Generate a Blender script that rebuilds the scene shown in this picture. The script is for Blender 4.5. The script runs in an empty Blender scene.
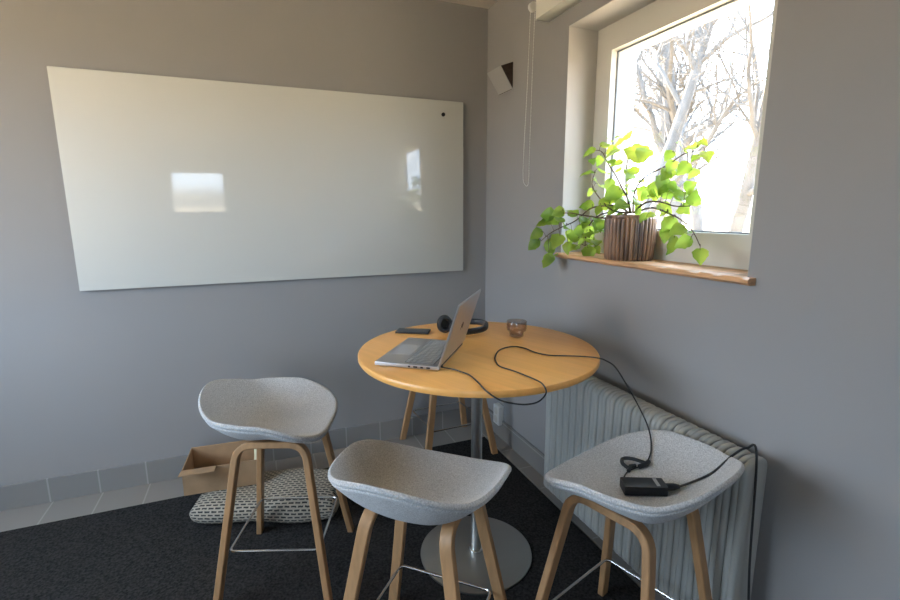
import bpy, bmesh, math, random
from mathutils import Vector, Matrix, noise

S = bpy.context.scene
COL = S.collection

# ------------------------------------------------------------ camera
cam_data = bpy.data.cameras.new('camera')
cam_data.sensor_width = 36.0
cam_data.lens = 19.119
cam_data.clip_start = 0.02
cam = bpy.data.objects.new('camera', cam_data)
COL.objects.link(cam)
r = Vector((0.926912, -0.375256, -0.004035)); u = Vector((0.072082, 0.167475, 0.983238)); b = Vector((-0.36829, -0.911666, 0.182284))
M = Matrix((r, u, b)).transposed().to_4x4()
M.translation = Vector((-1.3678, -2.7683, 1.42))
cam.matrix_world = M
S.camera = cam

# ------------------------------------------------------------ world, lights, exposure
S.view_settings.view_transform = 'Standard'
S.view_settings.look = 'None'
S.view_settings.gamma = 1.0
S.view_settings.exposure = 1.84
S.view_settings.use_curve_mapping = False
try:
    S.cycles.use_denoising = True
    S.cycles.max_bounces = 10
    S.cycles.diffuse_bounces = 6
    S.cycles.transparent_max_bounces = 16
    S.cycles.caustics_reflective = False
    S.cycles.caustics_refractive = False
    S.cycles.sample_clamp_indirect = 6
except Exception:
    pass

SKY = 4.4
w = bpy.data.worlds.new('world'); S.world = w; w.use_nodes = True
nt = w.node_tree; nt.nodes.clear()
out = nt.nodes.new('ShaderNodeOutputWorld'); bg = nt.nodes.new('ShaderNodeBackground')
tc = nt.nodes.new('ShaderNodeTexCoord'); sp = nt.nodes.new('ShaderNodeSeparateXYZ')
cr = nt.nodes.new('ShaderNodeValToRGB')
cr.color_ramp.elements[0].position = 0.0; cr.color_ramp.elements[0].color = (0.30, 0.28, 0.25, 1)
cr.color_ramp.elements[1].position = 0.06; cr.color_ramp.elements[1].color = (0.68, 0.82, 1.0, 1)
e = cr.color_ramp.elements.new(1.0); e.color = (0.55, 0.74, 1.0, 1)
nt.links.new(tc.outputs['Generated'], sp.inputs[0]); nt.links.new(sp.outputs['Z'], cr.inputs[0])
nt.links.new(cr.outputs[0], bg.inputs['Color']); bg.inputs['Strength'].default_value = SKY
nt.links.new(bg.outputs[0], out.inputs['Surface'])

def portal(name, loc, rot, sx, sy):
    l = bpy.data.lights.new(name, 'AREA'); l.shape = 'RECTANGLE'; l.size = sx; l.size_y = sy
    l.cycles.is_portal = True
    o = bpy.data.objects.new(name, l); COL.objects.link(o); o.location = loc; o.rotation_euler = rot
PI = math.pi
# openings: window wall (X=0), rear wall, left wall
W1 = (-1.78, -0.816, 1.222, 2.233)          # y0, y1, z0, z1
W2 = (-3.15, -2.0, 1.0, 2.2)              # unseen rear wall window, added for light: x0, x1, z0, z1
W3 = (-2.3, -0.35, 0.8, 2.4)               # unseen left wall window, added as side fill: y0, y1, z0, z1
XL, YR, H = -3.5, -4.5, 2.591
portal('window_light', (0.33, (W1[0]+W1[1])/2, (W1[2]+W1[3])/2), (0, PI/2, 0), W1[3]-W1[2], W1[1]-W1[0])
portal('added_rear_window_light', ((W2[0]+W2[1])/2, YR-0.3, (W2[2]+W2[3])/2), (PI/2, 0, 0), W2[1]-W2[0], W2[3]-W2[2])  # sampling portal of the added rear window
sun = bpy.data.lights.new('sun', 'SUN'); sun.energy = 28; sun.angle = .01; sun.color = (1.0, .80, .58)
so_ = bpy.data.objects.new('sun', sun); COL.objects.link(so_)
so_.rotation_euler = Vector((0, -.75, -.66)).to_track_quat('-Z', 'Y').to_euler()

portal('added_side_window_light', (XL-0.3, (W3[0]+W3[1])/2, (W3[2]+W3[3])/2), (0, -PI/2, 0), W3[3]-W3[2], W3[1]-W3[0])  # sampling portal of the added left wall window

# ------------------------------------------------------------ material helpers
MATS = {}
def mat(name, color, rough=0.6, metal=0.0, bump=None, vary=None, coat=0.0, spec=0.5, sheen=0.0):
    """vary=(scale, amount, stretch) ; bump=(scale, strength)"""
    m = bpy.data.materials.new(name); m.use_nodes = True
    n = m.node_tree; p = n.nodes['Principled BSDF']
    p.inputs['Base Color'].default_value = (*color, 1); p.inputs['Roughness'].default_value = rough
    p.inputs['Metallic'].default_value = metal; p.inputs['Coat Weight'].default_value = coat
    p.inputs['Specular IOR Level'].default_value = spec; p.inputs['Sheen Weight'].default_value = sheen
    tc = n.nodes.new('ShaderNodeTexCoord')
    if vary:
        mp = n.nodes.new('ShaderNodeMapping'); mp.inputs['Scale'].default_value = vary[2] if len(vary) > 2 else (1, 1, 1)
        tx = n.nodes.new('ShaderNodeTexNoise'); tx.inputs['Scale'].default_value = vary[0]; tx.inputs['Detail'].default_value = 6
        rp = n.nodes.new('ShaderNodeValToRGB'); a = vary[1]
        rp.color_ramp.elements[0].position = 0.3; rp.color_ramp.elements[1].position = 0.7
        rp.color_ramp.elements[0].color = (*[c*(1-a) for c in color], 1); rp.color_ramp.elements[1].color = (*[min(1, c*(1+a)) for c in color], 1)
        n.links.new(tc.outputs['Object'], mp.inputs[0]); n.links.new(mp.outputs[0], tx.inputs[0])
        n.links.new(tx.outputs[0], rp.inputs[0]); n.links.new(rp.outputs[0], p.inputs['Base Color'])
    if bump:
        t2 = n.nodes.new('ShaderNodeTexNoise'); t2.inputs['Scale'].default_value = bump[0]; t2.inputs['Detail'].default_value = 4
        bp = n.nodes.new('ShaderNodeBump'); bp.inputs['Strength'].default_value = bump[1]; bp.inputs['Distance'].default_value = 0.003
        n.links.new(tc.outputs['Object'], t2.inputs[0]); n.links.new(t2.outputs[0], bp.inputs['Height']); n.links.new(bp.outputs[0], p.inputs['Normal'])
    MATS[name] = m
    return m

M_wall = mat('grey_wall_paint', (0.31, 0.30, 0.295), 0.75, bump=(60, 0.08), vary=(1.2, 0.03))
M_ceil = mat('cream_ceiling', (0.72, 0.68, 0.60), 0.85)
M_reveal = mat('white_reveal', (0.50, 0.48, 0.46), 0.7)
M_white = mat('white_window_paint', (0.62, 0.60, 0.55), 0.35)
M_gasket = mat('grey_gasket', (0.22, 0.24, 0.26), 0.6)
M_oak = mat('oak_leg', (0.45, 0.255, 0.12), 0.42, vary=(9, 0.16, (6, 6, 0.6)), bump=(120, 0.05))
M_felt = mat('grey_felt', (0.50, 0.495, 0.49), 0.95, vary=(260, 0.30), bump=(500, 0.5), sheen=0.25)
M_steel = mat('brushed_steel', (0.55, 0.55, 0.54), 0.32, 1.0, vary=(30, 0.06))
M_base = mat('satin_steel', (0.42, 0.42, 0.40), 0.42, 1.0, vary=(5, 0.04))
M_rod = mat('bright_steel_rod', (0.72, 0.72, 0.70), 0.25, 1.0)
M_black = mat('black_plastic', (0.012, 0.012, 0.014), 0.38)
M_rubber = mat('black_rubber', (0.018, 0.017, 0.017), 0.5)
M_alu = mat('silver_aluminium', (0.50, 0.49, 0.49), 0.36, 0.85)
M_keys = mat('silver_keys', (0.36, 0.37, 0.38), 0.5, 0.2)
M_dark = mat('dark_grey', (0.05, 0.05, 0.055), 0.4)
M_rad = mat('radiator_enamel', (0.42, 0.42, 0.39), 0.35)
M_plast = mat('white_plastic', (0.72, 0.72, 0.70), 0.4)
M_cream = mat('cream_blind', (0.72, 0.70, 0.62), 0.7)
M_carpet = mat('charcoal_carpet', (0.034, 0.032, 0.031), 1.0, vary=(110, 0.6), bump=(260, 1.0), spec=0.1)
M_card = mat('brown_cardboard', (0.38, 0.24, 0.13), 0.85, vary=(14, 0.12))
M_paper = mat('pale_paper', (0.70, 0.66, 0.45), 0.8)
M_sill = mat('orange_wood_sill', (0.62, 0.34, 0.17), 0.45, vary=(7, 0.3, (5, 0.7, 8)))
M_soil = mat('soil', (0.05, 0.035, 0.025), 1.0, bump=(80, 1.0), vary=(60, 0.5))
M_stem = mat('brown_stem', (0.10, 0.06, 0.035), 0.7)
M_bark = mat('pale_bark', (0.10, 0.095, 0.09), 0.9, vary=(6, 0.3, (1, 1, .3)), bump=(20, 0.5))
M_ground = mat('ground_earth', (0.36, 0.30, 0.21), 1.0, vary=(2, 0.3))
M_vent = mat('brown_dark_metal', (0.035, 0.022, 0.014), 0.6, vary=(60, 0.4))
M_lampw = mat('white_metal', (0.40, 0.39, 0.38), 0.5)

def table_material():
    m = bpy.data.materials.new('beech_veneer'); m.use_nodes = True
    n = m.node_tree; p = n.nodes['Principled BSDF']
    tc = n.nodes.new('ShaderNodeTexCoord')
    mp = n.nodes.new('ShaderNodeMapping'); mp.inputs['Rotation'].default_value = (0, 0, math.radians(-24))
    n.links.new(tc.outputs['Object'], mp.inputs[0])
    br = n.nodes.new('ShaderNodeTexBrick')
    br.inputs['Scale'].default_value = 1.0; br.inputs['Mortar Size'].default_value = 0.0
    br.inputs['Brick Width'].default_value = 0.62; br.inputs['Row Height'].default_value = 0.085
    br.inputs['Color1'].default_value = (0.86, 0.42, 0.11, 1); br.inputs['Color2'].default_value = (0.94, 0.48, 0.14, 1)
    br.offset = 0.37
    mr = n.nodes.new('ShaderNodeMapping'); mr.inputs['Rotation'].default_value = (0, 0, PI/2)
    n.links.new(mp.outputs[0], mr.inputs[0]); n.links.new(mr.outputs[0], br.inputs[0])
    ms = n.nodes.new('ShaderNodeMapping'); ms.inputs['Scale'].default_value = (60, 4, 60)
    tx = n.nodes.new('ShaderNodeTexNoise'); tx.inputs['Scale'].default_value = 1.0; tx.inputs['Detail'].default_value = 6
    n.links.new(mp.outputs[0], ms.inputs[0]); n.links.new(ms.outputs[0], tx.inputs[0])
    rp = n.nodes.new('ShaderNodeValToRGB'); rp.color_ramp.elements[0].color = (0.82, 0.80, 0.76, 1); rp.color_ramp.elements[1].color = (1.08, 1.08, 1.08, 1)
    n.links.new(tx.outputs[0], rp.inputs[0])
    mx = n.nodes.new('ShaderNodeMix'); mx.data_type = 'RGBA'; mx.blend_type = 'MULTIPLY'; mx.inputs[0].default_value = 1
    n.links.new(br.outputs['Color'], mx.inputs[6]); n.links.new(rp.outputs[0], mx.inputs[7]); n.links.new(mx.outputs[2], p.inputs['Base Color'])
    p.inputs['Roughness'].default_value = 0.33
    return m
M_table = table_material()

def tile_material(name, c1, c2, mortar, w, h, rot=(0, 0, 0), loc=(0, 0, 0), off=0.0, msize=0.004):
    m = bpy.data.materials.new(name); m.use_nodes = True
    n = m.node_tree; p = n.nodes['Principled BSDF']
    tc = n.nodes.new('ShaderNodeTexCoord'); mp = n.nodes.new('ShaderNodeMapping')
    mp.inputs['Rotation'].default_value = rot; mp.inputs['Location'].default_value = loc
    br = n.nodes.new('ShaderNodeTexBrick'); br.offset = off; br.inputs['Scale'].default_value = 1
    br.inputs['Brick Width'].default_value = w; br.inputs['Row Height'].default_value = h
    br.inputs['Mortar Size'].default_value = msize; br.inputs['Mortar Smooth'].default_value = 0.2
    br.inputs['Color1'].default_value = (*c1, 1); br.inputs['Color2'].default_value = (*c2, 1); br.inputs['Mortar'].default_value = (*mortar, 1)
    n.links.new(tc.outputs['Object'], mp.inputs[0]); n.links.new(mp.outputs[0], br.inputs[0]); n.links.new(br.outputs[0], p.inputs['Base Color'])
    p.inputs['Roughness'].default_value = 0.5
    return m
M_tile = tile_material('grey_floor_tile', (0.24, 0.22, 0.20), (0.27, 0.25, 0.23), (0.36, 0.34, 0.31), 0.21, 0.21, loc=(0.09, 0.0, 0))
M_skirt = tile_material('grey_skirting_tile', (0.235, 0.225, 0.215), (0.255, 0.245, 0.235), (0.36, 0.35, 0.33), 0.21, 5.0, rot=(PI/2, 0, 0), loc=(0.1, 1.0, 0))
M_skirt2 = tile_material('grey_skirting_tile_side', (0.235, 0.225, 0.215), (0.255, 0.245, 0.235), (0.36, 0.35, 0.33), 0.21, 5.0, rot=(PI/2, 0, PI/2), loc=(0.1, 1.0, 0))

def board_material():
    m = bpy.data.materials.new('white_glass_board'); m.use_nodes = True
    p = m.node_tree.nodes['Principled BSDF']
    p.inputs['Base Color'].default_value = (0.62, 0.62, 0.58, 1); p.inputs['Roughness'].default_value = 0.5
    p.inputs['Coat Weight'].default_value = 1.0; p.inputs['Coat Roughness'].default_value = 0.045; p.inputs['Coat IOR'].default_value = 1.5
    return m
M_board = board_material()

def glass(name, tint, rough=0.0, ior=1.45):
    m = bpy.data.materials.new(name); m.use_nodes = True
    n = m.node_tree; n.nodes.clear()
    o = n.nodes.new('ShaderNodeOutputMaterial'); t = n.nodes.new('ShaderNodeBsdfTransparent'); g = n.nodes.new('ShaderNodeBsdfGlossy')
    lw = n.nodes.new('ShaderNodeLayerWeight'); pw = n.nodes.new('ShaderNodeMath'); pw.operation = 'POWER'; pw.inputs[1].default_value = 5
    lw.inputs['Blend'].default_value = 0.5
    f = n.nodes.new('ShaderNodeMath'); f.operation = 'MULTIPLY_ADD'; f.inputs[1].default_value = .8; f.inputs[2].default_value = .05; mx = n.nodes.new('ShaderNodeMixShader')
    n.links.new(lw.outputs['Facing'], pw.inputs[0]); n.links.new(pw.outputs[0], f.inputs[0])
    t.inputs[0].default_value = (*tint, 1); g.inputs['Roughness'].default_value = rough
    n.links.new(f.outputs[0], mx.inputs[0]); n.links.new(t.outputs[0], mx.inputs[1]); n.links.new(g.outputs[0], mx.inputs[2]); n.links.new(mx.outputs[0], o.inputs[0])
    return m
M_pane = glass('window_glass', (0.96, 0.97, 0.97))
M_smoke = glass('smoked_glass', (0.86, 0.81, 0.77), 0.02, 1.5)

def leaf_material():
    m = bpy.data.materials.new('green_leaf'); m.use_nodes = True
    n = m.node_tree; n.nodes.clear()
    o = n.nodes.new('ShaderNodeOutputMaterial'); p = n.nodes.new('ShaderNodeBsdfPrincipled'); t = n.nodes.new('ShaderNodeBsdfTranslucent'); mx = n.nodes.new('ShaderNodeMixShader')
    tc = n.nodes.new('ShaderNodeTexCoord'); tx = n.nodes.new('ShaderNodeTexNoise'); tx.inputs['Scale'].default_value = 9
    r1 = n.nodes.new('ShaderNodeValToRGB'); r1.color_ramp.elements[0].position = .35; r1.color_ramp.elements[1].position = .65
    r1.color_ramp.elements[0].color = (0.12, 0.24, 0.04, 1); r1.color_ramp.elements[1].color = (0.30, 0.43, 0.08, 1)
    r2 = n.nodes.new('ShaderNodeValToRGB'); r2.color_ramp.elements[0].position = .35; r2.color_ramp.elements[1].position = .65
    r2.color_ramp.elements[0].color = (0.24, 0.38, 0.04, 1); r2.color_ramp.elements[1].color = (0.55, 0.66, 0.09, 1)
    n.links.new(tc.outputs['Object'], tx.inputs[0]); n.links.new(tx.outputs[0], r1.inputs[0]); n.links.new(tx.outputs[0], r2.inputs[0])
    n.links.new(r1.outputs[0], p.inputs['Base Color']); n.links.new(r2.outputs[0], t.inputs[0]); p.inputs['Roughness'].default_value = 0.4
    mx.inputs[0].default_value = 0.58
    n.links.new(p.outputs[0], mx.inputs[1]); n.links.new(t.outputs[0], mx.inputs[2]); n.links.new(mx.outputs[0], o.inputs[0])
    return m
M_leaf = leaf_material()

def pot_material():
    m = bpy.data.materials.new('brown_glaze'); m.use_nodes = True
    n = m.node_tree; p = n.nodes['Principled BSDF']
    tc = n.nodes.new('ShaderNodeTexCoord'); tx = n.nodes.new('ShaderNodeTexNoise'); tx.inputs['Scale'].default_value = 22
    mp = n.nodes.new('ShaderNodeMapping'); mp.inputs['Scale'].default_value = (1, 1, .25)
    rp = n.nodes.new('ShaderNodeValToRGB'); rp.color_ramp.elements[0].position = .38; rp.color_ramp.elements[1].position = .62
    rp.color_ramp.elements[0].color = (0.10, 0.065, 0.05, 1); rp.color_ramp.elements[1].color = (0.30, 0.17, 0.10, 1)
    n.links.new(tc.outputs['Object'], mp.inputs[0]); n.links.new(mp.outputs[0], tx.inputs[0]); n.links.new(tx.outputs[0], rp.inputs[0]); n.links.new(rp.outputs[0], p.inputs['Base Color'])
    p.inputs['Roughness'].default_value = 0.3
    return m
M_pot = pot_material()

def woven_material():
    m = bpy.data.materials.new('woven_cream_black'); m.use_nodes = True
    n = m.node_tree; p = n.nodes['Principled BSDF']
    tc = n.nodes.new('ShaderNodeTexCoord'); br = n.nodes.new('ShaderNodeTexBrick')
    br.inputs['Scale'].default_value = 1; br.inputs['Brick Width'].default_value = 0.031; br.inputs['Row Height'].default_value = 0.0155
    br.inputs['Mortar Size'].default_value = 0.0042; br.inputs['Mortar Smooth'].default_value = 0.1; br.offset = 0.5
    br.inputs['Color1'].default_value = (0.035, 0.033, 0.03, 1); br.inputs['Color2'].default_value = (0.07, 0.065, 0.06, 1)
    br.inputs['Mortar'].default_value = (0.42, 0.375, 0.30, 1)
    ns = n.nodes.new('ShaderNodeTexNoise'); ns.inputs['Scale'].default_value = 60; va = n.nodes.new('ShaderNodeVectorMath'); va.operation = 'MULTIPLY_ADD'
    va.inputs[1].default_value = (0.006, 0.006, 0)
    n.links.new(tc.outputs['UV'], ns.inputs[0]); n.links.new(ns.outputs['Color'], va.inputs[0]); n.links.new(tc.outputs['UV'], va.inputs[2])
    n.links.new(va.outputs[0], br.inputs[0]); n.links.new(br.outputs[0], p.inputs['Base Color'])
    bp = n.nodes.new('ShaderNodeBump'); bp.inputs['Distance'].default_value = 0.004; n.links.new(br.outputs['Fac'], bp.inputs['Height']); n.links.new(bp.outputs[0], p.inputs['Normal'])
    p.inputs['Roughness'].default_value = 0.95
    return m
M_woven = woven_material()

# ------------------------------------------------------------ mesh helpers
def add_box(bm, x0, x1, y0, y1, z0, z1, mtx=None):
    vs = [bm.verts.new(v) for v in ((x0,y0,z0),(x1,y0,z0),(x1,y1,z0),(x0,y1,z0),(x0,y0,z1),(x1,y0,z1),(x1,y1,z1),(x0,y1,z1))]
    for f in ((3,2,1,0),(4,5,6,7),(0,1,5,4),(1,2,6,5),(2,3,7,6),(3,0,4,7)): bm.faces.new([vs[i] for i in f])
    if mtx is not None:
        for v in vs: v.co = mtx @ v.co
    return vs
def box(x0, x1, y0, y1, z0, z1, bev=0, mtx=None):
    bm = bmesh.new(); add_box(bm, x0, x1, y0, y1, z0, z1)
    if bev: bmesh.ops.bevel(bm, geom=bm.edges[:], offset=bev, segments=2, affect='EDGES', profile=0.6)
    if mtx is not None: bmesh.ops.transform(bm, matrix=mtx, verts=bm.verts)
    return bm
def add_loft(bm, rings, caps=True, closed=True):
    vr = [[bm.verts.new(p) for p in ring] for ring in rings]
    n = len(vr[0])
    for a, c in zip(vr, vr[1:]):
        for i in range(n if closed else n-1):
            j = (i+1) % n
            bm.faces.new((a[i], a[j], c[j], c[i]))
    if caps: bm.faces.new(vr[0][::-1]); bm.faces.new(vr[-1])
    return vr
def lathe(profile, seg=48, center=(0, 0), caps=True):
    bm = bmesh.new(); cx, cy = center
    add_loft(bm, [[(cx+r*math.cos(2*PI*i/seg), cy+r*math.sin(2*PI*i/seg), z) for i in range(seg)] for r, z in profile], caps)
    bmesh.ops.recalc_face_normals(bm, faces=bm.faces); return bm
def frames(pts):
    pts = [Vector(p) for p in pts]; T = []
    for i in range(len(pts)):
        a = pts[max(i-1, 0)]; c = pts[min(i+1, len(pts)-1)]; T.append((c-a).normalized())
    nrm = Vector((0, 0, 1)) if abs(T[0].z) < .9 else Vector((1, 0, 0)); N = []
    for t in T:
        nrm = (nrm - t*nrm.dot(t)).normalized(); N.append(nrm.copy())
    return pts, T, N
def add_tube(bm, pts, rad, seg=8):
    pts, T, N = frames(pts)
    rr = rad if isinstance(rad, (list, tuple)) else [rad]*len(pts)
    rings = []
    for p, t, n_, q in zip(pts, T, N, rr):
        bb = t.cross(n_); rings.append([p + (n_*math.cos(2*PI*i/seg) + bb*math.sin(2*PI*i/seg))*q for i in range(seg)])
    add_loft(bm, rings)
def tube(pts, rad, seg=8):
    bm = bmesh.new(); add_tube(bm, pts, rad, seg); return bm
def smooth_path(P, sub=6, closed=False):
    P = [Vector(p) for p in P]; n = len(P); o = []
    for i in range(n if closed else n-1):
        if closed: a, b_, c, d = P[(i-1) % n], P[i], P[(i+1) % n], P[(i+2) % n]
        else: a, b_, c, d = P[max(i-1, 0)], P[i], P[i+1], P[min(i+2, n-1)]
        for k in range(sub):
            t = k/sub
            o.append(0.5*((2*b_) + (c-a)*t + (2*a-5*b_+4*c-d)*t*t + (3*b_-a-3*c+d)*t**3))
    if not closed: o.append(P[-1])
    return o
def fillet(P, rad, seg=6):
    P = [Vector(p) for p in P]; o = [P[0]]
    for i in range(1, len(P)-1):
        a = (P[i-1]-P[i]); c = (P[i+1]-P[i]); ra = min(rad, a.length*.49, c.length*.49)
        p0 = P[i]+a.normalized()*ra; p2 = P[i]+c.normalized()*ra
        for k in range(seg+1):
            t = k/seg; o.append(p0*(1-t)**2 + P[i]*2*t*(1-t) + p2*t*t)
    o.append(P[-1]); return o
def obj(name, bm, m, parent=None, smooth=True, auto=35):
    me = bpy.data.meshes.new(name); bmesh.ops.recalc_face_normals(bm, faces=bm.faces)
    if smooth:
        for f in bm.faces: f.smooth = True
        for e_ in bm.edges:
            if len(e_.link_faces) == 2 and e_.calc_face_angle(0) > math.radians(auto): e_.smooth = False
    bm.to_mesh(me); bm.free(); me.materials.append(m)
    o = bpy.data.objects.new(name, me); COL.objects.link(o)
    if parent: o.parent = parent
    return o
def tag(o, label, cat, group=None, kind=None):
    o['label'] = label; o['category'] = cat
    if group: o['group'] = group
    if kind: o['kind'] = kind
    return o
def empty(name, loc, rz, label, cat, group=None):
    o = bpy.data.objects.new(name, None); COL.objects.link(o); o.location = loc; o.rotation_euler = (0, 0, rz); o.empty_display_size = .1
    return tag(o, label, cat, group)
def struct(name, bm, m, parent=None, smooth=False):
    o = obj(name, bm, m, parent, smooth)
    if not parent: o['kind'] = 'structure'
    return o

# ------------------------------------------------------------ room shell
T = 0.36
def wall_with_hole(axis, pos, thick, a0, a1, z0, z1, hole):
    """axis 'x': wall plane at x=pos going to pos+thick, running in y; hole=(h0,h1,hz0,hz1)"""
    bm = bmesh.new(); h0, h1, hz0, hz1 = hole
    for (p, q, s, t) in ((a0, h0, z0, z1), (h1, a1, z0, z1), (h0, h1, z0, hz0), (h0, h1, hz1, z1)):
        lo, hi = min(pos, pos+thick), max(pos, pos+thick)
        if axis == 'x': add_box(bm, lo, hi, p, q, s, t)
        else: add_box(bm, p, q, lo, hi, s, t)
    return bm
struct('wall_right', wall_with_hole('x', 0, T, YR, 0, 0, H, (W1[0], W1[1], W1[2]-.022, W1[3])), M_wall)
struct('wall_back', box(XL, T, 0, .2, 0, H), M_wall)
struct('wall_rear', wall_with_hole('y', YR, -.3, XL, T, 0, H, W2), M_wall)
struct('wall_left', wall_with_hole('x', XL, -.3, YR, 0, 0, H, W3), M_wall)
struct('floor', box(XL, 0, YR, 0, -.1, 0), M_tile)
bm = bmesh.new(); add_box(bm, XL-.3, T, YR-.3, .2, H, H+.15)
ce = struct('ceiling', bm, tile_material('cream_ceiling_panels', (0.70, 0.66, 0.58), (0.72, 0.68, 0.60), (0.50, 0.46, 0.40), 1.2, 0.145, msize=0.003))
carpet = box(XL+.1, -.103, YR+.1, -.216, 0, .006, .002)
tag(obj('carpet', carpet, M_carpet), 'charcoal short pile carpet covering most of the floor', 'carpet')
struct('baseboard_back', box(XL, -.012, -.012, 0, 0, .125, .002), M_skirt)
struct('baseboard_right', box(-.012, 0, YR, 0, 0, .125, .002), M_skirt2)
# lining of the window recess
rv = bmesh.new(); y0, y1, z0, z1 = W1
add_box(rv, .001, .16, y1-.002, y1+.001, z0, z1); add_box(rv, .001, .16, y0-.001, y0+.002, z0, z1); add_box(rv, .001, .16, y0, y1, z1-.002, z1+.001)
struct('trim_1', rv, M_reveal)

def window(name, axis, pos, d, a0, a1, z0, z1):
    """frame + sash + pane in an opening; pos = room face of the frame, d = outward sign"""
    root = bpy.data.objects.new(name, None); COL.objects.link(root); root['kind'] = 'structure'
    def bx(bm, p0, p1, q0, q1, s0, s1):
        lo, hi = sorted((pos+d*p0, pos+d*p1))
        if axis == 'x': add_box(bm, lo, hi, q0, q1, s0, s1)
        else: add_box(bm, q0, q1, lo, hi, s0, s1)
    def ring(p0, p1, m0, m1):
        bm = bmesh.new()
        bx(bm, p0, p1, a0+m0, a1-m0, z0+m0, z0+m1); bx(bm, p0, p1, a0+m0, a1-m0, z1-m1, z1-m0)
        bx(bm, p0, p1, a0+m0, a0+m1, z0+m1, z1-m1); bx(bm, p0, p1, a1-m1, a1-m0, z0+m1, z1-m1)
        return bm
    obj('window_frame', ring(0, .09, 0, .052), M_white, root, False)
    s = obj('window_sash', ring(-.014, .06, .048, .118), M_white, root, False)
    obj('gasket', ring(.018, .026, .1175, .124), M_gasket, s, False)
    bm = bmesh.new(); bx(bm, .028, .034, a0+.11, a1-.11, z0+.11, z1-.11); obj('pane', bm, M_pane, s, False)
    obj('outer_bead', ring(.06, .14, .05, .105), M_white, root, False)
    return root
window('window_1', 'x', .16, 1, W1[0], W1[1], W1[2], W1[3])
window('added_rear_window', 'y', YR-.12, -1, W2[0], W2[1], W2[2], W2[3])  # out of view, added to light the room from behind
window('added_side_window', 'x', XL-.12, -1, W3[0], W3[1], W3[2], W3[3])  # out of view, added as fill light from the left
# window sill: slab with a waney front edge
bm = bmesh.new(); N = 60; rings = []
for i in range(N+1):
    y = W1[1]+.004 - i*(W1[1]-W1[0]+.03)/N
    e1 = .006*noise.noise(Vector((y*14, 0, 0))); e2 = .006*noise.noise(Vector((y*22, 3, 0)))
    rings.append([(.165, y, 1.200), (-.024+e1, y, 1.200), (-.034+e2, y, 1.208), (-.033+e1, y, 1.217), (-.027+e2, y, 1.222), (.165, y, 1.222)])
add_loft(bm, rings)
tag(obj('window_sill', bm, M_sill), 'orange brown wooden window sill with rough live edge under the plant', 'window sill')

# ------------------------------------------------------------ outdoors
struct('ground', box(-40, 60, -40, 60, -.8, -.6), M_ground)
def bare_tree(seed, x, y, hgt, r0, lean, label):
    rnd = random.Random(seed); bm = bmesh.new()
    NK = (11, 7, 5, 3)
    def branch(p, d, r_, L_, lvl):
        k = (12, 7, 5, 4, 2)[lvl]; q = p.copy(); dd = d.normalized(); pts = [p.copy()]; rad = [r_]
        for i in range(k):
            dd = (dd + Vector((rnd.gauss(0, 1), rnd.gauss(0, 1), rnd.gauss(.1, .8)))*(.07, .2, .22, .25, .2)[lvl]).normalized()
            q = q + dd*(L_/k); pts.append(q.copy()); rad.append(max(.003, r_*(1-.75*(i+1)/k)))
        add_tube(bm, pts, rad, (9, 6, 5, 3, 3)[lvl])
        if lvl < 4:
            for c in range(NK[lvl]):
                f = rnd.uniform(.28 if lvl == 0 else .15, 1.0); i = min(k-1, int(f*k)); g = f*k-i
                o_ = pts[i].lerp(pts[i+1], g); d2 = (pts[i+1]-pts[i]).normalized(); rr = rad[i]
                ax = d2.cross(Vector((rnd.gauss(0, 1), rnd.gauss(0, 1), rnd.gauss(0, 1)))).normalized()
                nd = Matrix.Rotation(rnd.uniform(.5, 1.1), 3, ax) @ d2; nd.z += .15
                branch(o_, nd, rr*rnd.uniform(.45, .65), (hgt*.36, hgt*.18, hgt*.10, hgt*.06)[lvl]*rnd.uniform(.7, 1.2), lvl+1)
    branch(Vector((0, 0, 0)), Vector(lean), r0, hgt, 0)
    o = obj('bare_tree', bm, M_bark, None, True, 60); o.location = (x, y, -.6)
    return tag(o, label, 'tree', 'bare trees outside the window')
bare_tree(3, 4.1, 3.2, 6.5, .15, (.10, -.02, 1), 'nearest bare tree outside window, its trunk rising directly behind the potted plant')
bare_tree(8, 6.6, 4.6, 7.5, .20, (-.05, -.10, 1), 'thick bare tree outside, leaning left, just right of the potted plant')
bare_tree(21, 10.5, 8.5, 8.5, .20, (0, .05, 1), 'most distant bare tree outside, hidden partly behind the thick leaning tree')
bare_tree(33, 5.6, 2.6, 6.8, .12, (.0, .0, 1), 'slender bare tree outside, rightmost trunk seen through the window')
bare_tree(40, 9.0, 6.0, 8.0, .16, (.1, 0, 1), 'bare tree outside, second trunk from the right edge of the window glass')

# ------------------------------------------------------------ whiteboard
wb = empty('whiteboard', (-1.165, 0, 1.053), 0, 'large glossy white glass board mounted on the back wall', 'whiteboard')
obj('glass_panel', box(-.997, .997, -.022, -.014, 0, 1.002, .0015), M_board, wb)
for sx in (-.85, .85):
    for sz in (.12, .88): obj('mounting_bracket', box(sx-.03, sx+.03, -.014, 0, sz-.03, sz+.03), M_steel, wb)
mg = lathe([(.009, 0), (.011, .001), (.011, .007), (.010, .009)], 24)
mo = obj('board_magnet', mg, M_black); mo.location = (-.297, -.022, 1.977); mo.rotation_euler = (PI/2, 0, 0)
tag(mo, 'small round black magnet near the top right corner of the whiteboard', 'magnet')

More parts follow.
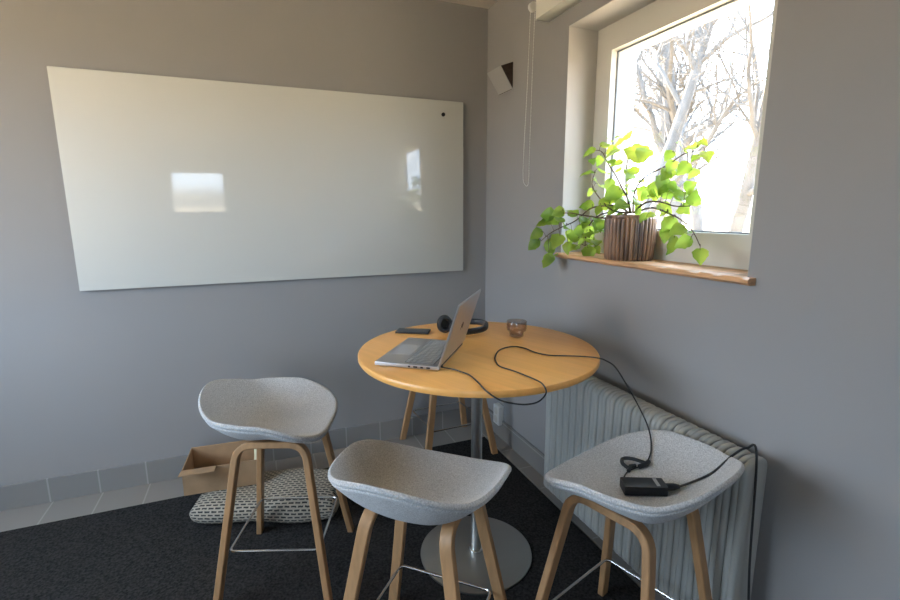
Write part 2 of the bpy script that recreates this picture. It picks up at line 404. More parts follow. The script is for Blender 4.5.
# ------------------------------------------------------------ wall lamp
wl = empty('wall_lamp', (0, 0, 0), 0, 'white wedge shaped metal wall lamp with dark open end near the corner', 'wall lamp')
ya, yb = -.315, -.155
bm = bmesh.new()
zt0, zt1, zb_ = 2.218, 2.190, 2.078
add_loft(bm, [[(-.080, y, zt1), (-.076, y, zt1+.002), (-.001, y, zb_+.004), (-.001, y, zb_-.002)] for y in (ya, yb)])
obj('front_plate', bm, M_lampw, wl, False)
for y in (ya, yb-.003):
    bm = bmesh.new(); add_loft(bm, [[(-.001, yy, zt0), (-.078, yy, zt1), (-.001, yy, zb_)] for yy in (y+.001, y+.003)])
    obj('end_plate', bm, M_vent, wl, False)
bm = bmesh.new(); add_box(bm, -.004, -.001, ya+.003, yb-.003, zb_, zt0); obj('back_plate', bm, M_vent, wl, False)
bm = bmesh.new(); add_tube(bm, [(-.035, ya+.03, 2.165), (-.035, yb-.03, 2.165)], .012, 16); obj('bulb', bm, M_white, wl)

# ------------------------------------------------------------ roller blind
rb = empty('roller_blind', (0, 0, 2.3), 0, 'cream roller blind cassette above the window with a bead chain', 'roller blind')
obj('cassette', box(-.075, 0, W1[0]-.15, -.655, .003, .110, .004), M_cream, rb)
obj('end_bracket', box(-.072, 0, -.655, -.649, .0, .114, .002), M_white, rb)
dr = obj('chain_drive', lathe([(.013, 0), (.022, .002), (.022, .02), (.010, .022)], 24), M_plast, rb)
dr.location = (-.05, -.575, .085); dr.rotation_euler = (PI/2, 0, 0)
bm = bmesh.new()
pa = smooth_path([(-.05, -.566, .10), (-.049, -.550, -.25), (-.045, -.525, -.55), (-.035, -.505, -.70), (-.03, -.520, -.745), (-.03, -.552, -.735), (-.036, -.565, -.60), (-.046, -.590, -.2), (-.05, -.607, .095)], 24)
acc = 0; last = pa[0]
add_tube(bm, pa, .0011, 5)
for p in pa:
    if (p-last).length >= .008:
        bmesh.ops.create_icosphere(bm, subdivisions=1, radius=.0023, matrix=Matrix.Translation(p)); last = p
obj('bead_chain', bm, M_plast, rb)

# ------------------------------------------------------------ radiator
rd = empty('radiator', (0, 0, 0), 0, 'off-white column radiator with narrow tubes under the window', 'radiator')
PITCH = .0455; NSEC = 22; Y0 = -.967
def section(y, part):
    bm = bmesh.new(); rings = []
    for oy, ins in ((-.0212, .012), (-.020, .005), (-.016, .001), (-.008, 0), (-.003, .001), (0, .004), (.003, .001), (.008, 0), (.016, .001), (.020, .005), (.0212, .012)):
        x0, x1, z0, z1 = -.143+ins, -.052-ins, .078+ins, .727-ins; ring = []
        for cx, cz, a0, r_ in ((x1-.026, z1-.026, 0, .026), (x0+.040, z1-.040, 90, .040), (x0+.030, z0+.030, 180, .030), (x1-.026, z0+.026, 270, .026)):
            for k in range(7):
                a_ = math.radians(a0+15*k); ring.append((cx+r_*math.cos(a_), y+oy, cz+r_*math.sin(a_)))
        rings.append(ring)
    add_loft(bm, rings)
    return obj('column', bm, M_rad, rd, True, 60)
cols = [section(Y0, 0)]
for i in range(1, NSEC):
    c = cols[0].copy(); COL.objects.link(c); c.parent = rd; c.location.y = -i*PITCH
yy = Y0-NSEC*PITCH+.03
for z in (.700, .115): obj('header_pipe', tube([(-.095, Y0+.03, z), (-.095, yy, z)], .012, 10), M_rad, rd)
for y in (Y0-.1, yy+.1):
    for z in (.60, .17): obj('wall_bracket', box(-.07, -.0005, y-.012, y+.012, z, z+.03), M_rad, rd)

# ------------------------------------------------------------ wall socket
so = empty('wall_socket', (0, -.243, .155), 0, 'white double wall socket low on window wall behind table leg', 'socket')
obj('housing', box(-.038, 0, -.037, .037, -.062, .062, .005), M_plast, so)
for z in (.028, -.028):
    f = lathe([(.002, -.001), (.021, -.001), (.022, .001), (.024, .001)], 24)
    q = obj('socket_face', f, M_white, so); q.location = (-.0385, 0, z); q.rotation_euler = (0, -PI/2, 0)

# ------------------------------------------------------------ table
tb = empty('round_table', (-.60, -1.148, .006), 0, 'round light wood bar table on a steel pedestal', 'table')
TZ = .894
obj('tabletop', lathe([(.02, TZ-.027), (.445, TZ-.027), (.452, TZ-.024), (.456, TZ-.017), (.456, TZ-.006), (.453, TZ-.0015), (.448, TZ), (.02, TZ)], 160), M_table, tb)
obj('support_plate', lathe([(.02, TZ-.035), (.13, TZ-.035), (.13, TZ-.0275), (.02, TZ-.0275)], 48), M_dark, tb)
obj('pole', lathe([(.022, .016), (.022, TZ-.035)], 32), M_steel, tb)
obj('collar', lathe([(.022, .012), (.030, .012), (.031, .016), (.029, .022), (.0225, .024)], 40), M_rod, tb)
obj('base_plate', lathe([(.2, 0), (.232, 0), (.233, .003), (.232, .008), (.226, .010), (.03, .013), (.01, .013)], 96), M_base, tb)
STEMS = {
'a' : [(0.065, -1.192, 1.411), (0.05, -1.141, 1.439), (0.02, -1.09, 1.44), (-0.01, -1.036, 1.428), (-0.03, -0.961, 1.375), (-0.05, -0.876, 1.342), (-0.06, -0.803, 1.311), (-0.07, -0.75, 1.275)] ,
'b' : [(0.07, -1.18, 1.41), (0.05, -1.119, 1.415), (0.03, -1.055, 1.402), (0.01, -1.016, 1.363), (0.0, -1.005, 1.31), (0.0, -1.001, 1.265)] ,
'c' : [(0.07, -1.198, 1.41), (0.08, -1.165, 1.464), (0.09, -1.113, 1.515), (0.09, -1.072, 1.567), (0.08, -1.028, 1.624), (0.07, -0.997, 1.674), (0.06, -0.955, 1.686)] ,
'd' : [(0.07, -1.209, 1.411), (0.08, -1.197, 1.483), (0.08, -1.226, 1.533), (0.07, -1.287, 1.56), (0.05, -1.364, 1.575), (0.04, -1.419, 1.591), (0.03, -1.478, 1.612), (0.02, -1.551, 1.617)] ,
'e' : [(0.07, -1.226, 1.411), (0.05, -1.294, 1.426), (0.03, -1.365, 1.429), (0.01, -1.447, 1.411), (0.0, -1.511, 1.391), (-0.02, -1.582, 1.356), (-0.03, -1.628, 1.306)] ,
'f' : [(0.07, -1.192, 1.41), (0.09, -1.146, 1.485), (0.1, -1.121, 1.568), (0.1, -1.127, 1.636), (0.1, -1.134, 1.692)] ,
'g' : [(0.06, -1.225, 1.411), (0.03, -1.313, 1.449), (0.02, -1.397, 1.451), (0.0, -1.485, 1.435), (-0.01, -1.557, 1.435)] ,
'h' : [(0.06, -1.197, 1.411), (0.03, -1.129, 1.423), (0.04, -1.023, 1.484), (0.05, -0.965, 1.538), (0.06, -0.975, 1.599)] ,
'i' : [(0.06, -1.186, 1.406), (0.0, -1.143, 1.39), (-0.05, -1.076, 1.398), (-0.08, -0.99, 1.411), (-0.1, -0.913, 1.406)] ,
}
LEAVES = [(-0.1, -0.89, 1.406, 0.064), (-0.09, -0.952, 1.42, 0.053), (-0.09, -0.828, 1.369, 0.061), (-0.06, -0.865, 1.365, 0.07), (-0.08, -0.763, 1.32, 0.063), (-0.08, -0.739, 1.275, 0.069), (-0.06, -0.805, 1.273, 0.067), (-0.09, -0.854, 1.216, 0.071), (-0.05, -0.879, 1.305, 0.07), (-0.04, -0.929, 1.275, 0.055), (-0.03, -0.942, 1.326, 0.064), (-0.03, -0.998, 1.354, 0.058), (-0.05, -0.923, 1.352, 0.055), (-0.03, -0.966, 1.402, 0.054), (-0.02, -1.011, 1.389, 0.057), (0.0, -0.998, 1.3, 0.063), (0.01, -1.048, 1.294, 0.061), (0.0, -1.03, 1.346, 0.062), (0.0, -1.023, 1.257, 0.062), (0.01, -1.078, 1.343, 0.06), (0.02, -1.048, 1.389, 0.061), (0.02, -1.089, 1.377, 0.056), (0.0, -1.036, 1.441, 0.057), (0.02, -1.071, 1.44, 0.056), (-0.02, -0.956, 1.258, 0.046), (0.04, -1.104, 1.444, 0.06), (0.07, -1.122, 1.473, 0.059), (0.06, -0.955, 1.686, 0.058), (0.08, -0.983, 1.701, 0.057), (0.08, -1.024, 1.675, 0.052), (0.07, -0.986, 1.654, 0.044), (0.09, -1.081, 1.673, 0.072), (0.1, -1.125, 1.721, 0.054), (0.1, -1.158, 1.681, 0.053), (0.1, -1.085, 1.71, 0.051), (0.06, -1.26, 1.622, 0.094), (0.06, -0.963, 1.587, 0.063), (0.07, -1.004, 1.588, 0.062), (0.06, -0.994, 1.537, 0.053), (0.05, -0.968, 1.508, 0.04), (0.08, -1.047, 1.551, 0.052), (0.1, -1.087, 1.62, 0.051), (0.08, -1.077, 1.499, 0.056), (0.09, -1.149, 1.578, 0.062), (0.08, -1.2, 1.57, 0.057), (0.08, -1.181, 1.539, 0.053), (0.07, -1.119, 1.506, 0.068), (0.08, -1.16, 1.512, 0.054), (0.06, -1.232, 1.462, 0.068), (0.05, -1.188, 1.447, 0.061), (0.04, -1.148, 1.431, 0.054), (0.04, -1.278, 1.43, 0.055), (0.06, -1.276, 1.507, 0.055), (0.05, -1.324, 1.486, 0.057), (0.04, -1.356, 1.518, 0.067), (0.04, -1.387, 1.537, 0.07), (0.04, -1.403, 1.561, 0.051), (0.04, -1.428, 1.59, 0.043), (0.03, -1.425, 1.625, 0.039), (0.03, -1.398, 1.476, 0.059), (0.03, -1.433, 1.499, 0.054), (0.02, -1.467, 1.47, 0.049), (0.03, -1.388, 1.44, 0.056), (0.01, -1.442, 1.415, 0.05), (0.0, -1.481, 1.39, 0.06), (0.0, -1.463, 1.352, 0.05), (-0.01, -1.502, 1.325, 0.063), (-0.02, -1.549, 1.362, 0.054), (-0.03, -1.587, 1.323, 0.053), (-0.03, -1.629, 1.293, 0.049), (0.0, -1.515, 1.435, 0.052), (-0.01, -1.569, 1.441, 0.05), (0.03, -1.477, 1.626, 0.052), (0.02, -1.538, 1.628, 0.053), (0.02, -1.575, 1.608, 0.046), (0.03, -1.498, 1.577, 0.048), (0.0, -1.526, 1.488, 0.048), (0.03, -1.332, 1.407, 0.046), (0.05, -1.077, 1.474, 0.052), (-0.02, -1.036, 1.325, 0.053), (-0.03, -0.988, 1.301, 0.054)]

# ------------------------------------------------------------ stools
RIM = [(0,.162,.648),(.09,.160,.652),(.168,.146,.662),(.218,.110,.676),(.240,.045,.688),(.236,-.05,.694),(.204,-.136,.696),(.122,-.198,.698),(0,-.222,.698)]
def rim_curve(n=96):
    pts = RIM + [(-x, y, z) for x, y, z in RIM[-2:0:-1]]
    fine = smooth_path(pts, 24, closed=True)
    for p in fine:                               # bucket: low front edge, high wings, highest at the back
        fr = max(0, min(1, p.y/.16))**1.5; bk = max(0, min(1, -p.y/.22))**1.2; cen = 1-min(1, abs(p.x)/.2)**2
        p.z = .717 + fr*cen*(.636-.717) + bk*cen*(.766-.717) - fr*(1-cen)*.076 + .014*bk
        p.x *= .975; p.y *= 1.165
    # resample by arc length
    L = [0]
    for a, c in zip(fine, fine[1:]+fine[:1]): L.append(L[-1]+(c-a).length)
    o = []; j = 0
    for k in range(n):
        t = L[-1]*k/n
        while L[j+1] < t: j += 1
        f = (t-L[j])/(L[j+1]-L[j]); o.append(fine[j].lerp(fine[(j+1) % len(fine)], f))
    return o
def seat_mesh():
    rim = rim_curve(); n = len(rim); bm = bmesh.new(); c0 = Vector((0, -.02, 0)); zp = .620; rings = []
    def nrm(i):
        t = (rim[(i+1) % n]-rim[i-1]); t.z = 0; v = Vector((-t.y, t.x, 0)).normalized()
        return v if v.dot(Vector((rim[i].x, rim[i].y+.02, 0))) > 0 else -v
    N_ = [nrm(i) for i in range(n)]
    for s in [.04, .12, .22, .33, .44, .54, .63, .71, .78, .84, .89, .93, .965, .99]:
        ring = []
        for i, p in enumerate(rim):
            fr = max(0, min(1, (p.y+.02)/.18)); ex = 3.4*(1-fr)+2.6*fr
            ring.append((c0.x+(p.x-c0.x)*s, c0.y+(p.y-c0.y)*s, zp+(p.z-zp)*s**ex))
        rings.append(ring)
    for off, dz in ((.004, .0005), (.008, -.002), (.0105, -.006), (.0105, -.011), (.0075, -.0165), (.003, -.019), (.001, -.020), (.003, -.0215), (.0035, -.026)):
        rings.append([(p.x+N_[i].x*off, p.y+N_[i].y*off, p.z+dz) for i, p in enumerate(rim)])
    for s in [.985, .96, .92, .87, .81, .74, .66, .56, .44, .30, .15, .04]:
        ring = []
        for i, p in enumerate(rim):
            zt = p.z-.029; zb = .592-.022*max(0, min(1, -p.y/.2))
            ring.append((c0.x+(p.x-c0.x)*s, c0.y+(p.y-c0.y)*s, zb+(zt-zb)*s**2.2))
        rings.append(ring)
    add_loft(bm, rings); return bm
FX, FY, TX, TY, ZT = .218, .203, .115, .120, .592
def leg_mesh(sx, sy):
    F = Vector((sx*FX, sy*FY, 0)); C_ = Vector((sx*TX, sy*TY, ZT)); E_ = Vector((sx*TX, 0, ZT))
    path = fillet([F, C_, E_], .062, 8); w = (C_-F).cross(E_-C_).normalized(); bm = bmesh.new(); rings = []
    for i, p in enumerate(path):
        t = (path[min(i+1, len(path)-1)]-path[max(i-1, 0)]).normalized(); nn = t.cross(w).normalized()
        hw, ht, c = .0185, .0115, .003
        if i == 0:                       # cut flat on the floor
            def pr(v): return Vector((v.x-t.x*v.z/t.z, v.y-t.y*v.z/t.z, 0))
        else:
            def pr(v): return v
        rings.append([pr(p+w*a+nn*b_) for a, b_ in ((-hw+c, -ht), (hw-c, -ht), (hw, -ht+c), (hw, ht-c), (hw-c, ht), (-hw+c, ht), (-hw, ht-c), (-hw, -ht+c))])
    add_loft(bm, rings); return bm
def rod_mesh():
    z = .198; k = z/ZT; x = FX+(TX-FX)*k-.020; y = FY+(TY-FY)*k-.013
    P_ = [(0, -y, z), (x, -y, z), (x, y, z), (-x, y, z), (-x, -y, z), (0, -y, z)]
    return tube(fillet(P_, .022, 5), .0048, 10)
def make_stool(label):
    t = empty('bar_stool', (0, 0, 0), 0, label, 'stool', 'grey felt bar stools around the table')
    obj('seat', seat_mesh(), M_felt, t, True, 60)
    for sx in (-1, 1):
        for sy in (1, -1): obj('leg', leg_mesh(sx, sy), M_oak, t)
    obj('footrest', rod_mesh(), M_rod, t)
    return t
stool0 = make_stool('grey felt bar stool nearest the camera, hiding part of the round steel table base')
poses = [(-.968, -1.565, -42.8, None), (-1.328, -.936, -110.5, 'grey felt bar stool left of the table beside the patterned floor cushion'),
         (-.400, -1.785, 17.0, 'grey felt bar stool by the radiator with a black power adapter on its seat'),
         (-.367, -.236, 2.5, 'bar stool mostly hidden behind table, only wooden legs visible below the tabletop')]
for i, (x, y, a, lb) in enumerate(poses):
    if i == 0: s = stool0
    else:
        s = stool0.copy(); COL.objects.link(s); s['label'] = lb
        for ch in list(stool0.children):
            c = ch.copy(); COL.objects.link(c); c.parent = s
    s.location = (x, y, .006 if i < 3 else .004); s.rotation_euler = (0, 0, math.radians(a))

# ------------------------------------------------------------ laptop
TOP = .006+TZ
A_u = math.atan2(.79, .61)                       # direction of the long (hinge) side
lp = empty('laptop', (-.838, -1.355, TOP), A_u, 'open silver laptop on the left of the wooden table, lid back facing the window', 'laptop')
# local x = along hinge (0..W), local y = from hinge towards the front edge (0..D)
Wd, Dp = .33, .23
obj('base', box(0, Wd, 0, Dp, .0025, .016, .003), M_alu, lp)
for x in (.03, Wd-.03):
    for y in (.03, Dp-.03): obj('rubber_foot', tube([(x, y, 0), (x, y, .003)], .008, 12), M_rubber, lp)
obj('keyboard_well', box(.02, Wd-.02, .022, .128, .0158, .0164), M_dark, lp, False)
bm = bmesh.new(); rnd = random.Random(4)
for r_ in range(6):
    h_ = .0165 if r_ else .010; y = .024 + (0 if r_ == 0 else .012+(r_-1)*.0182)
    x = .023; n = 15
    if r_ == 5:
        for wk in (1, 1, 1, 1, 5, 1, 1, 1, 1, 1): add_box(bm, x, x+wk*.0202-.002, y, y+h_, .0163, .0178); x += wk*.0202
    else:
        for k in range(n-1): add_box(bm, x, x+.0182, y, y+h_, .0163, .0178); x += .0203
obj('keyboard', bm, M_keys, lp, False)
obj('touchpad', box(.105, .225, .140, .215, .0158, .01635, .0004), mat('touchpad_grey', (.48, .48, .50), .3, .3), lp, False)
bm = bmesh.new()
for y, wy in ((.03, .013), (.055, .009), (.075, .014), (.10, .008)): add_box(bm, -.0008, .002, y, y+wy, .006, .0115)
obj('side_port', bm, M_black, lp, False)
ang = math.radians(108)
lid = bmesh.new(); add_box(lid, 0, Wd, -.0035, .0035, 0, .222)
bmesh.ops.bevel(lid, geom=lid.edges[:], offset=.0028, segments=2, affect='EDGES')
lid_o = obj('lid', lid, M_alu, lp); lid_o.location = (0, -.001, .017)
lid_o.rotation_euler = (math.radians(18), 0, 0)
scr = mat('dark_screen', (.01, .012, .016), .08)
obj('screen', box(.006, Wd-.006, .0034, .0040, .012, .216), scr, lid_o, False)
lg = bmesh.new()
for k, (a, b_) in enumerate(((.0, .8), (.25, 1.0), (.25, 1.0), (.0, .8))):   # four slanted strokes of the emblem
    x = Wd/2+.012-k*.0085; z0_, z1_ = .095+.03*a, .095+.03*b_
    sh = lambda z: -(z-.11)*.35
    add_loft(lg, [[(x+sh(z0_)-.0015, yq, z0_), (x+sh(z0_)+.0015, yq, z0_), (x+sh(z1_)+.0015, yq, z1_), (x+sh(z1_)-.0015, yq, z1_)] for yq in (-.0042, -.0033)])
obj('emblem', lg, M_dark, lid_o, False)
obj('hinge', tube([(.03, 0, .014), (Wd-.03, 0, .014)], .0055, 12), M_dark, lp)

# ------------------------------------------------------------ phone
ph = empty('smartphone', (-.755, -.818, TOP), math.atan2(-.071, .125), 'black smartphone lying flat on the table behind the laptop', 'phone')
obj('body', box(-.073, .073, -.036, .036, 0, .008, .0035), M_black, ph)
obj('screen', box(-.069, .069, -.032, .032, .0076, .0083), scr, ph, False)

# ------------------------------------------------------------ headphones
hp = empty('headphones', (-.548, -.930, TOP), math.radians(8), 'black over-ear headphones lying on the table behind the laptop lid', 'headphones')
pts = [Vector((.088*math.cos(math.radians(a))*1.05, .082*math.sin(math.radians(a)), .030+.004*math.cos(math.radians(a)))) for a in range(-142, 143, 6)]
bm = bmesh.new(); P_, T_, N_ = frames(pts); rings = []
for p, t in zip(P_, T_):
    o_ = t.cross(Vector((0, 0, 1))).normalized(); z_ = Vector((0, 0, 1))
    rings.append([p+o_*(.0045*math.cos(q))+z_*(.0135*math.sin(q)) for q in [2*PI*i/12 for i in range(12)]])
add_loft(bm, rings); obj('headband', bm, M_black, hp)
bm = bmesh.new(); rings = []
for p, t in zip(P_[14:-14], T_[14:-14]):
    o_ = t.cross(Vector((0, 0, 1))).normalized(); z_ = Vector((0, 0, 1))
    rings.append([p-o_*.0065+o_*(.004*math.cos(q))+z_*(.012*math.sin(q)) for q in [2*PI*i/12 for i in range(12)]])
add_loft(bm, rings); obj('headband_padding', bm, M_dark, hp)
for s in (-1, 1):
    prof = [(.004, .022), (.024, .021), (.034, .014), (.037, .004), (.036, -.002)]
    cup = obj('ear_cup', lathe(prof, 32), M_black, hp)
    cup.location = (-.080, s*.052, .041); cup.rotation_euler = (math.radians(-90*s), 0, math.radians(-12*s)); cup.scale = (.92, 1.08, 1)
    cs = obj('ear_cushion', lathe([(.018, -.004), (.020, -.016), (.027, -.019), (.034, -.015), (.036, -.004), (.034, .0)], 32), M_rubber, cup)
    bd = obj('cup_disc', lathe([(.002, .0225), (.013, .0225), (.0135, .0215)], 24), M_alu, cup)
    sl = tube([(-.070, s*.049, .030), (-.085, s*.058, .034), (-.095, s*.066, .040)], .005, 8); obj('slider_arm', sl, M_dark, hp)

# ------------------------------------------------------------ glass
gl = empty('glass_tumbler', (-.376, -1.060, TOP), 0, 'small smoked brown glass on the wooden table', 'glass')
obj('glass_body', lathe([(.002, .001), (.026, .001), (.029, .004), (.030, .018), (.034, .024), (.040, .028), (.042, .036), (.042, .066), (.0412, .0675), (.0395, .066), (.0393, .037), (.037, .031), (.031, .027), (.027, .019), (.0255, .009), (.002, .007)], 48), M_smoke, gl)

# ------------------------------------------------------------ charger
ch = empty('laptop_charger', (0, 0, 0), 0, 'black laptop charger, cable running across the table down to an adapter on the right stool', 'charger')
CB = [[-0.830, -1.332, 0.909], [-0.805, -1.350, 0.906], [-0.786, -1.37, 0.904], [-0.772, -1.403, 0.904], [-0.763, -1.438, 0.904], [-0.766, -1.506, 0.904], [-0.774, -1.557, 0.905], [-0.765, -1.588, 0.895], [-0.738, -1.601, 0.877], [-0.706, -1.615, 0.868], [-0.668, -1.624, 0.862], [-0.633, -1.628, 0.864], [-0.607, -1.625, 0.875], [-0.594, -1.618, 0.891], [-0.595, -1.592, 0.907], [-0.596, -1.528, 0.904], [-0.611, -1.46, 0.904], [-0.632, -1.395, 0.904], [-0.619, -1.341, 0.904], [-0.6, -1.298, 0.904], [-0.555, -1.235, 0.904], [-0.509, -1.204, 0.904], [-0.465, -1.203, 0.904], [-0.442, -1.24, 0.904], [-0.435, -1.3, 0.904], [-0.41, -1.349, 0.904], [-0.358, -1.38, 0.904], [-0.312, -1.406, 0.904], [-0.287, -1.429, 0.905], [-0.274, -1.460, 0.908], [-0.272, -1.495, 0.909], [-0.266, -1.538, 0.897], [-0.245, -1.577, 0.840], [-0.222, -1.615, 0.772], [-0.215, -1.648, 0.722], [-0.226, -1.676, 0.688], [-0.250, -1.702, 0.662], [-0.282, -1.722, 0.648]]
obj('cable', tube(smooth_path(CB, 5), .0024, 8), M_rubber, ch)
obj('plug', tube([(-.8385, -1.3335, .909), (-.826, -1.328, .909), (-.818, -1.339, .909)], .0042, 10), M_rubber, ch)
ADZ = .652
def ob(x, y): return Vector((x, y, 0))
C2 = [(-.290, -1.722, .646), (-.300, -1.710, .648), (-.314, -1.694, .650), (-.326, -1.680, .648), (-.340, -1.676, .645), (-.351, -1.690, .641), (-.352, -1.706, .639), (-.350, -1.722, .637)]
obj('connector', tube([(-.276, -1.722, .648), (-.292, -1.728, .645), (-.318, -1.726, .641)], [.0065, .0085, .0075], 12), M_rubber, ch)
obj('cable_strap', tube(smooth_path(C2, 5), .0058, 8), M_rubber, ch)
obj('cable_strap', tube([(-.322, -1.715, .640), (-.340, -1.712, .640), (-.360, -1.727, .636)], .006, 8), M_rubber, ch)
obj('thin_cable', tube(smooth_path([(-.318, -1.726, .640), (-.350, -1.722, .634), (-.378, -1.733, .631), (-.405, -1.755, .631), (-.432, -1.780, .634), (-.443, -1.794, .641)], 6), .0022, 8), M_rubber, ch)
bR = Matrix.Translation((-.390, -1.819, .6435)) @ Matrix.Rotation(math.radians(-25), 4, 'Z')
obj('power_brick', box(-.060, .060, -.026, .026, -.014, .015, .004, bR), M_black, ch)
obj('brick_label', box(.030, .040, -.020, .020, .0152, .0156, 0, bR), M_keys, ch, False)
e0 = bR @ Vector((.060, 0, 0)); e1 = bR @ Vector((.085, 0, .002))
obj('mains_plug', tube([e0, e1, bR @ Vector((.10, 0, .003))], [.011, .010, .006], 12), M_black, ch)
obj('mains_cable', tube(smooth_path([bR @ Vector((.10, 0, .003)), (-.262, -1.868, .655), (-.215, -1.895, .690), (-.170, -1.915, .742), (-.135, -1.930, .765), (-.112, -1.945, .74), (-.150, -1.99, .40), (-.16, -2.04, .08), (-.20, -2.14, .012), (-.25, -2.45, .011), (-.2, -2.9, .011)], 8), .0032, 8), M_rubber, ch)

# ------------------------------------------------------------ potted plant
pp = empty('potted_plant', (.062, -1.207, 1.222), 0, 'leafy green trailing plant in ribbed brown pot on the window sill', 'potted plant')
bm = bmesh.new(); NS = 34; rings = []
def ribr(a, base): return base - .003 + .008*abs(math.cos(a*NS/2))**.6
for (z, rb_) in ((0, .086), (.004, .090), (.02, .093), (.06, .0955), (.11, .0965), (.15, .097), (.166, .0965)):
    rings.append([(ribr(a, rb_)*math.cos(a), ribr(a, rb_)*math.sin(a), z) for a in [2*PI*i/(NS*8) for i in range(NS*8)]])
for z, q in ((.171, .0965), (.176, .0975), (.181, .0965), (.181, .090), (.165, .088), (.06, .084)):
    rings.append([(q*math.cos(a), q*math.sin(a), z) for a in [2*PI*i/(NS*8) for i in range(NS*8)]])
add_loft(bm, rings); obj('pot', bm, M_pot, pp)
obj('soil', lathe([(.002, .168), (.05, .166), (.088, .160)], 32, caps=False), M_soil, pp)
PO = Vector(pp.location)
bm = bmesh.new()
for s in STEMS.values():
    q = smooth_path(s, 6); n = len(q); add_tube(bm, [p-PO for p in q], [.0042-.0028*i/n for i in range(n)], 7)
allp = [p for s in STEMS.values() for p in smooth_path(s, 6)]
rnd = random.Random(11)
for (x, y, z, sz) in LEAVES:                     # leaf stalks to the nearest stem
    L_ = Vector((x, y, z)); nr = min(allp, key=lambda p: (p-L_).length); 
    add_tube(bm, [p-PO for p in smooth_path([nr, (nr+L_)/2+Vector((0, 0, .012)), L_], 4)], .0011, 5)
obj('stem', bm, M_stem, pp)
bm = bmesh.new()
def leaf(bm, c, d, nrm, sz):
    d = d.normalized(); nrm = (nrm-d*nrm.dot(d)).normalized(); s_ = d.cross(nrm)
    nu, nv = 8, 6; grid = []
    for i in range(nu+1):
        t = i/nu; wv = .52*math.sin(PI*min(1, t*.93+.05)**.72)*(1-.18*t)
        if i == nu: wv = .015
        row = []
        for j in range(-nv//2, nv//2+1):
            v = j/(nv/2); wob = 1+.07*math.sin(i*2.6+j*5) if abs(j) == nv//2 else 1
            p = c + d*(sz*1.12*(t-.12)) + s_*(sz*wv*v*wob) + nrm*(sz*(-.32*(t-.35)**2+.16*abs(v)**1.3*wv*1.2 - .03*math.sin(t*14)*abs(v)))
            row.append(bm.verts.new(p))
        grid.append(row)
    for a, c2 in zip(grid, grid[1:]):
        for i in range(len(a)-1): bm.faces.new((a[i], a[i+1], c2[i+1], c2[i]))
for (x, y, z, sz) in LEAVES:
    L_ = Vector((x, y, z)); nr = min(allp, key=lambda p: (p-L_).length)
    dirn = (L_-nr); dirn.z *= .5
    dirn = dirn.normalized()*.8 + Vector((rnd.gauss(-.15, .45), rnd.gauss(0, .45), rnd.gauss(-.45, .35)))
    nm = Vector((rnd.gauss(-.35, .45), rnd.gauss(-.55, .45), rnd.uniform(.25, 1.0)))
    leaf(bm, L_-PO, dirn, nm, sz*1.04)
    if rnd.random() < .75:
        leaf(bm, L_-PO+Vector((rnd.gauss(.01, .02), rnd.gauss(0, .025), rnd.gauss(0, .022))), Vector((rnd.gauss(0, 1), rnd.gauss(0, 1), rnd.gauss(-.3, .4))), Vector((rnd.gauss(-.2, .5), rnd.gauss(-.4, .5), 1)), sz*rnd.uniform(.6, .9))
obj('foliage', bm, M_leaf, pp, True, 180)

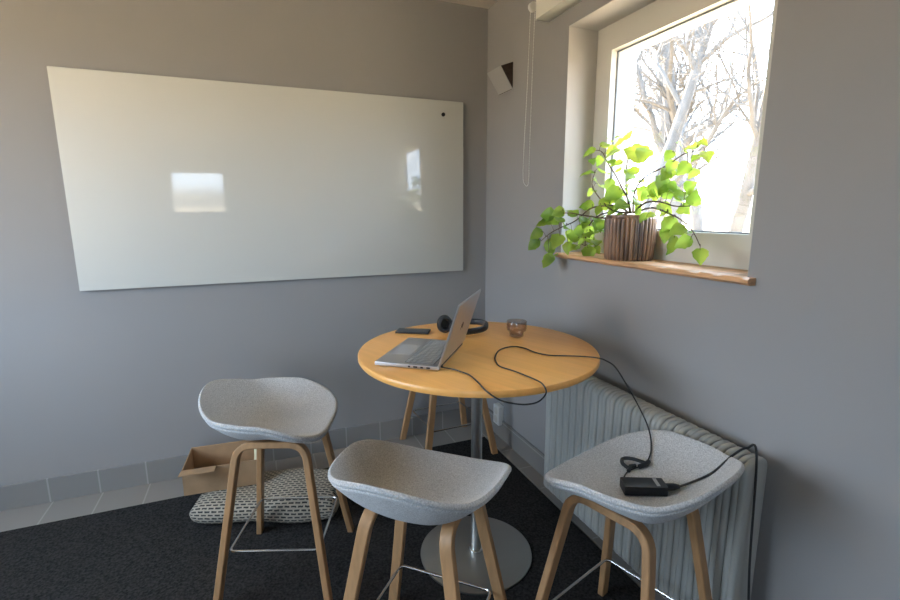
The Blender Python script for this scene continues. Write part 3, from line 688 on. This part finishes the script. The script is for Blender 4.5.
# ------------------------------------------------------------ patterned cushion and cardboard box
def cushion():
    Lx, Ly, Hh = .66, .33, .13; bm = bmesh.new(); uvl = bm.loops.layers.uv.new('UVMap')
    nu, nv = 40, 48; rows = []
    sec = [(math.copysign(abs(math.cos(2*PI*j/nv))**.55, math.cos(2*PI*j/nv))*Ly/2, math.copysign(abs(math.sin(2*PI*j/nv))**.75, math.sin(2*PI*j/nv))*Hh/2) for j in range(nv+1)]
    arc = [0]
    for (a0, b0), (a1, b1) in zip(sec, sec[1:]): arc.append(arc[-1]+math.hypot(a1-a0, b1-b0))
    for i in range(nu+1):
        t = i/nu; x = Lx*t; en = (max(0, 1-abs(2*t-1)**9))**.45; row = []
        for j in range(nv):
            a = 2*PI*j/nv; ca, sa = math.cos(a), math.sin(a)
            py = math.copysign(abs(ca)**.55, ca)*Ly/2*(.86+.14*en); pz = math.copysign(abs(sa)**.75, sa)*Hh/2*(.25+.75*en)
            wob = noise.noise(Vector((x*5, py*6, pz*6)))*.016
            row.append(bm.verts.new((x, Ly/2+py+wob*ca, max(.0, Hh/2+pz+wob*sa))))
        rows.append(row)
    for i in range(nu):
        for j in range(nv):
            k = (j+1) % nv; f = bm.faces.new((rows[i][j], rows[i][k], rows[i+1][k], rows[i+1][j]))
            per = 1.02; cl = arc
            for l_, (ii, jj) in zip(f.loops, ((i, j), (i, j+1), (i+1, j+1), (i+1, j))):
                l_[uvl].uv = (ii/nu*Lx, cl[jj])
    bm.faces.new(rows[0]); bm.faces.new(rows[-1][::-1])
    return bm
cu = obj('floor_cushion', cushion(), M_woven, None, True, 60)
cu.location = (-1.745, -.530, .006); cu.rotation_euler = (0, 0, math.radians(-20))
tag(cu, 'cream and black woven floor cushion lying on the carpet behind left stool', 'cushion')
bx_ = empty('cardboard_box', (-1.585, -.345, .133), math.radians(-4), 'open brown cardboard box resting on the patterned cushion behind left stool', 'box')
bm = bmesh.new(); a, c, hh, t_ = .165, .115, .125, .004
add_box(bm, -a, a, -c, -c+t_, 0, hh); add_box(bm, -a, a, c-t_, c, 0, hh); add_box(bm, -a, -a+t_, -c+t_, c-t_, 0, hh); add_box(bm, a-t_, a, -c+t_, c-t_, 0, hh); add_box(bm, -a+t_, a-t_, -c+t_, c-t_, 0, t_)
obj('carton', bm, M_card, bx_, False)
fl = obj('flap', box(-a, -.02, -.07, 0, -.002, .002), M_card, bx_, False); fl.location = (0, -c, hh); fl.rotation_euler = (math.radians(-8), 0, 0)
fl = obj('flap', box(-a, a, 0, .10, -.002, .002), M_card, bx_, False); fl.location = (0, c, hh); fl.rotation_euler = (math.radians(-40), 0, 0)
pr_ = obj('paper_roll', tube([(-1.445, -.36, .15), (-1.435, -.35, .22), (-1.43, -.345, .29)], [.014, .016, .018], 12), M_paper)
tag(pr_, 'pale yellowish paper roll standing in the cardboard box', 'paper')
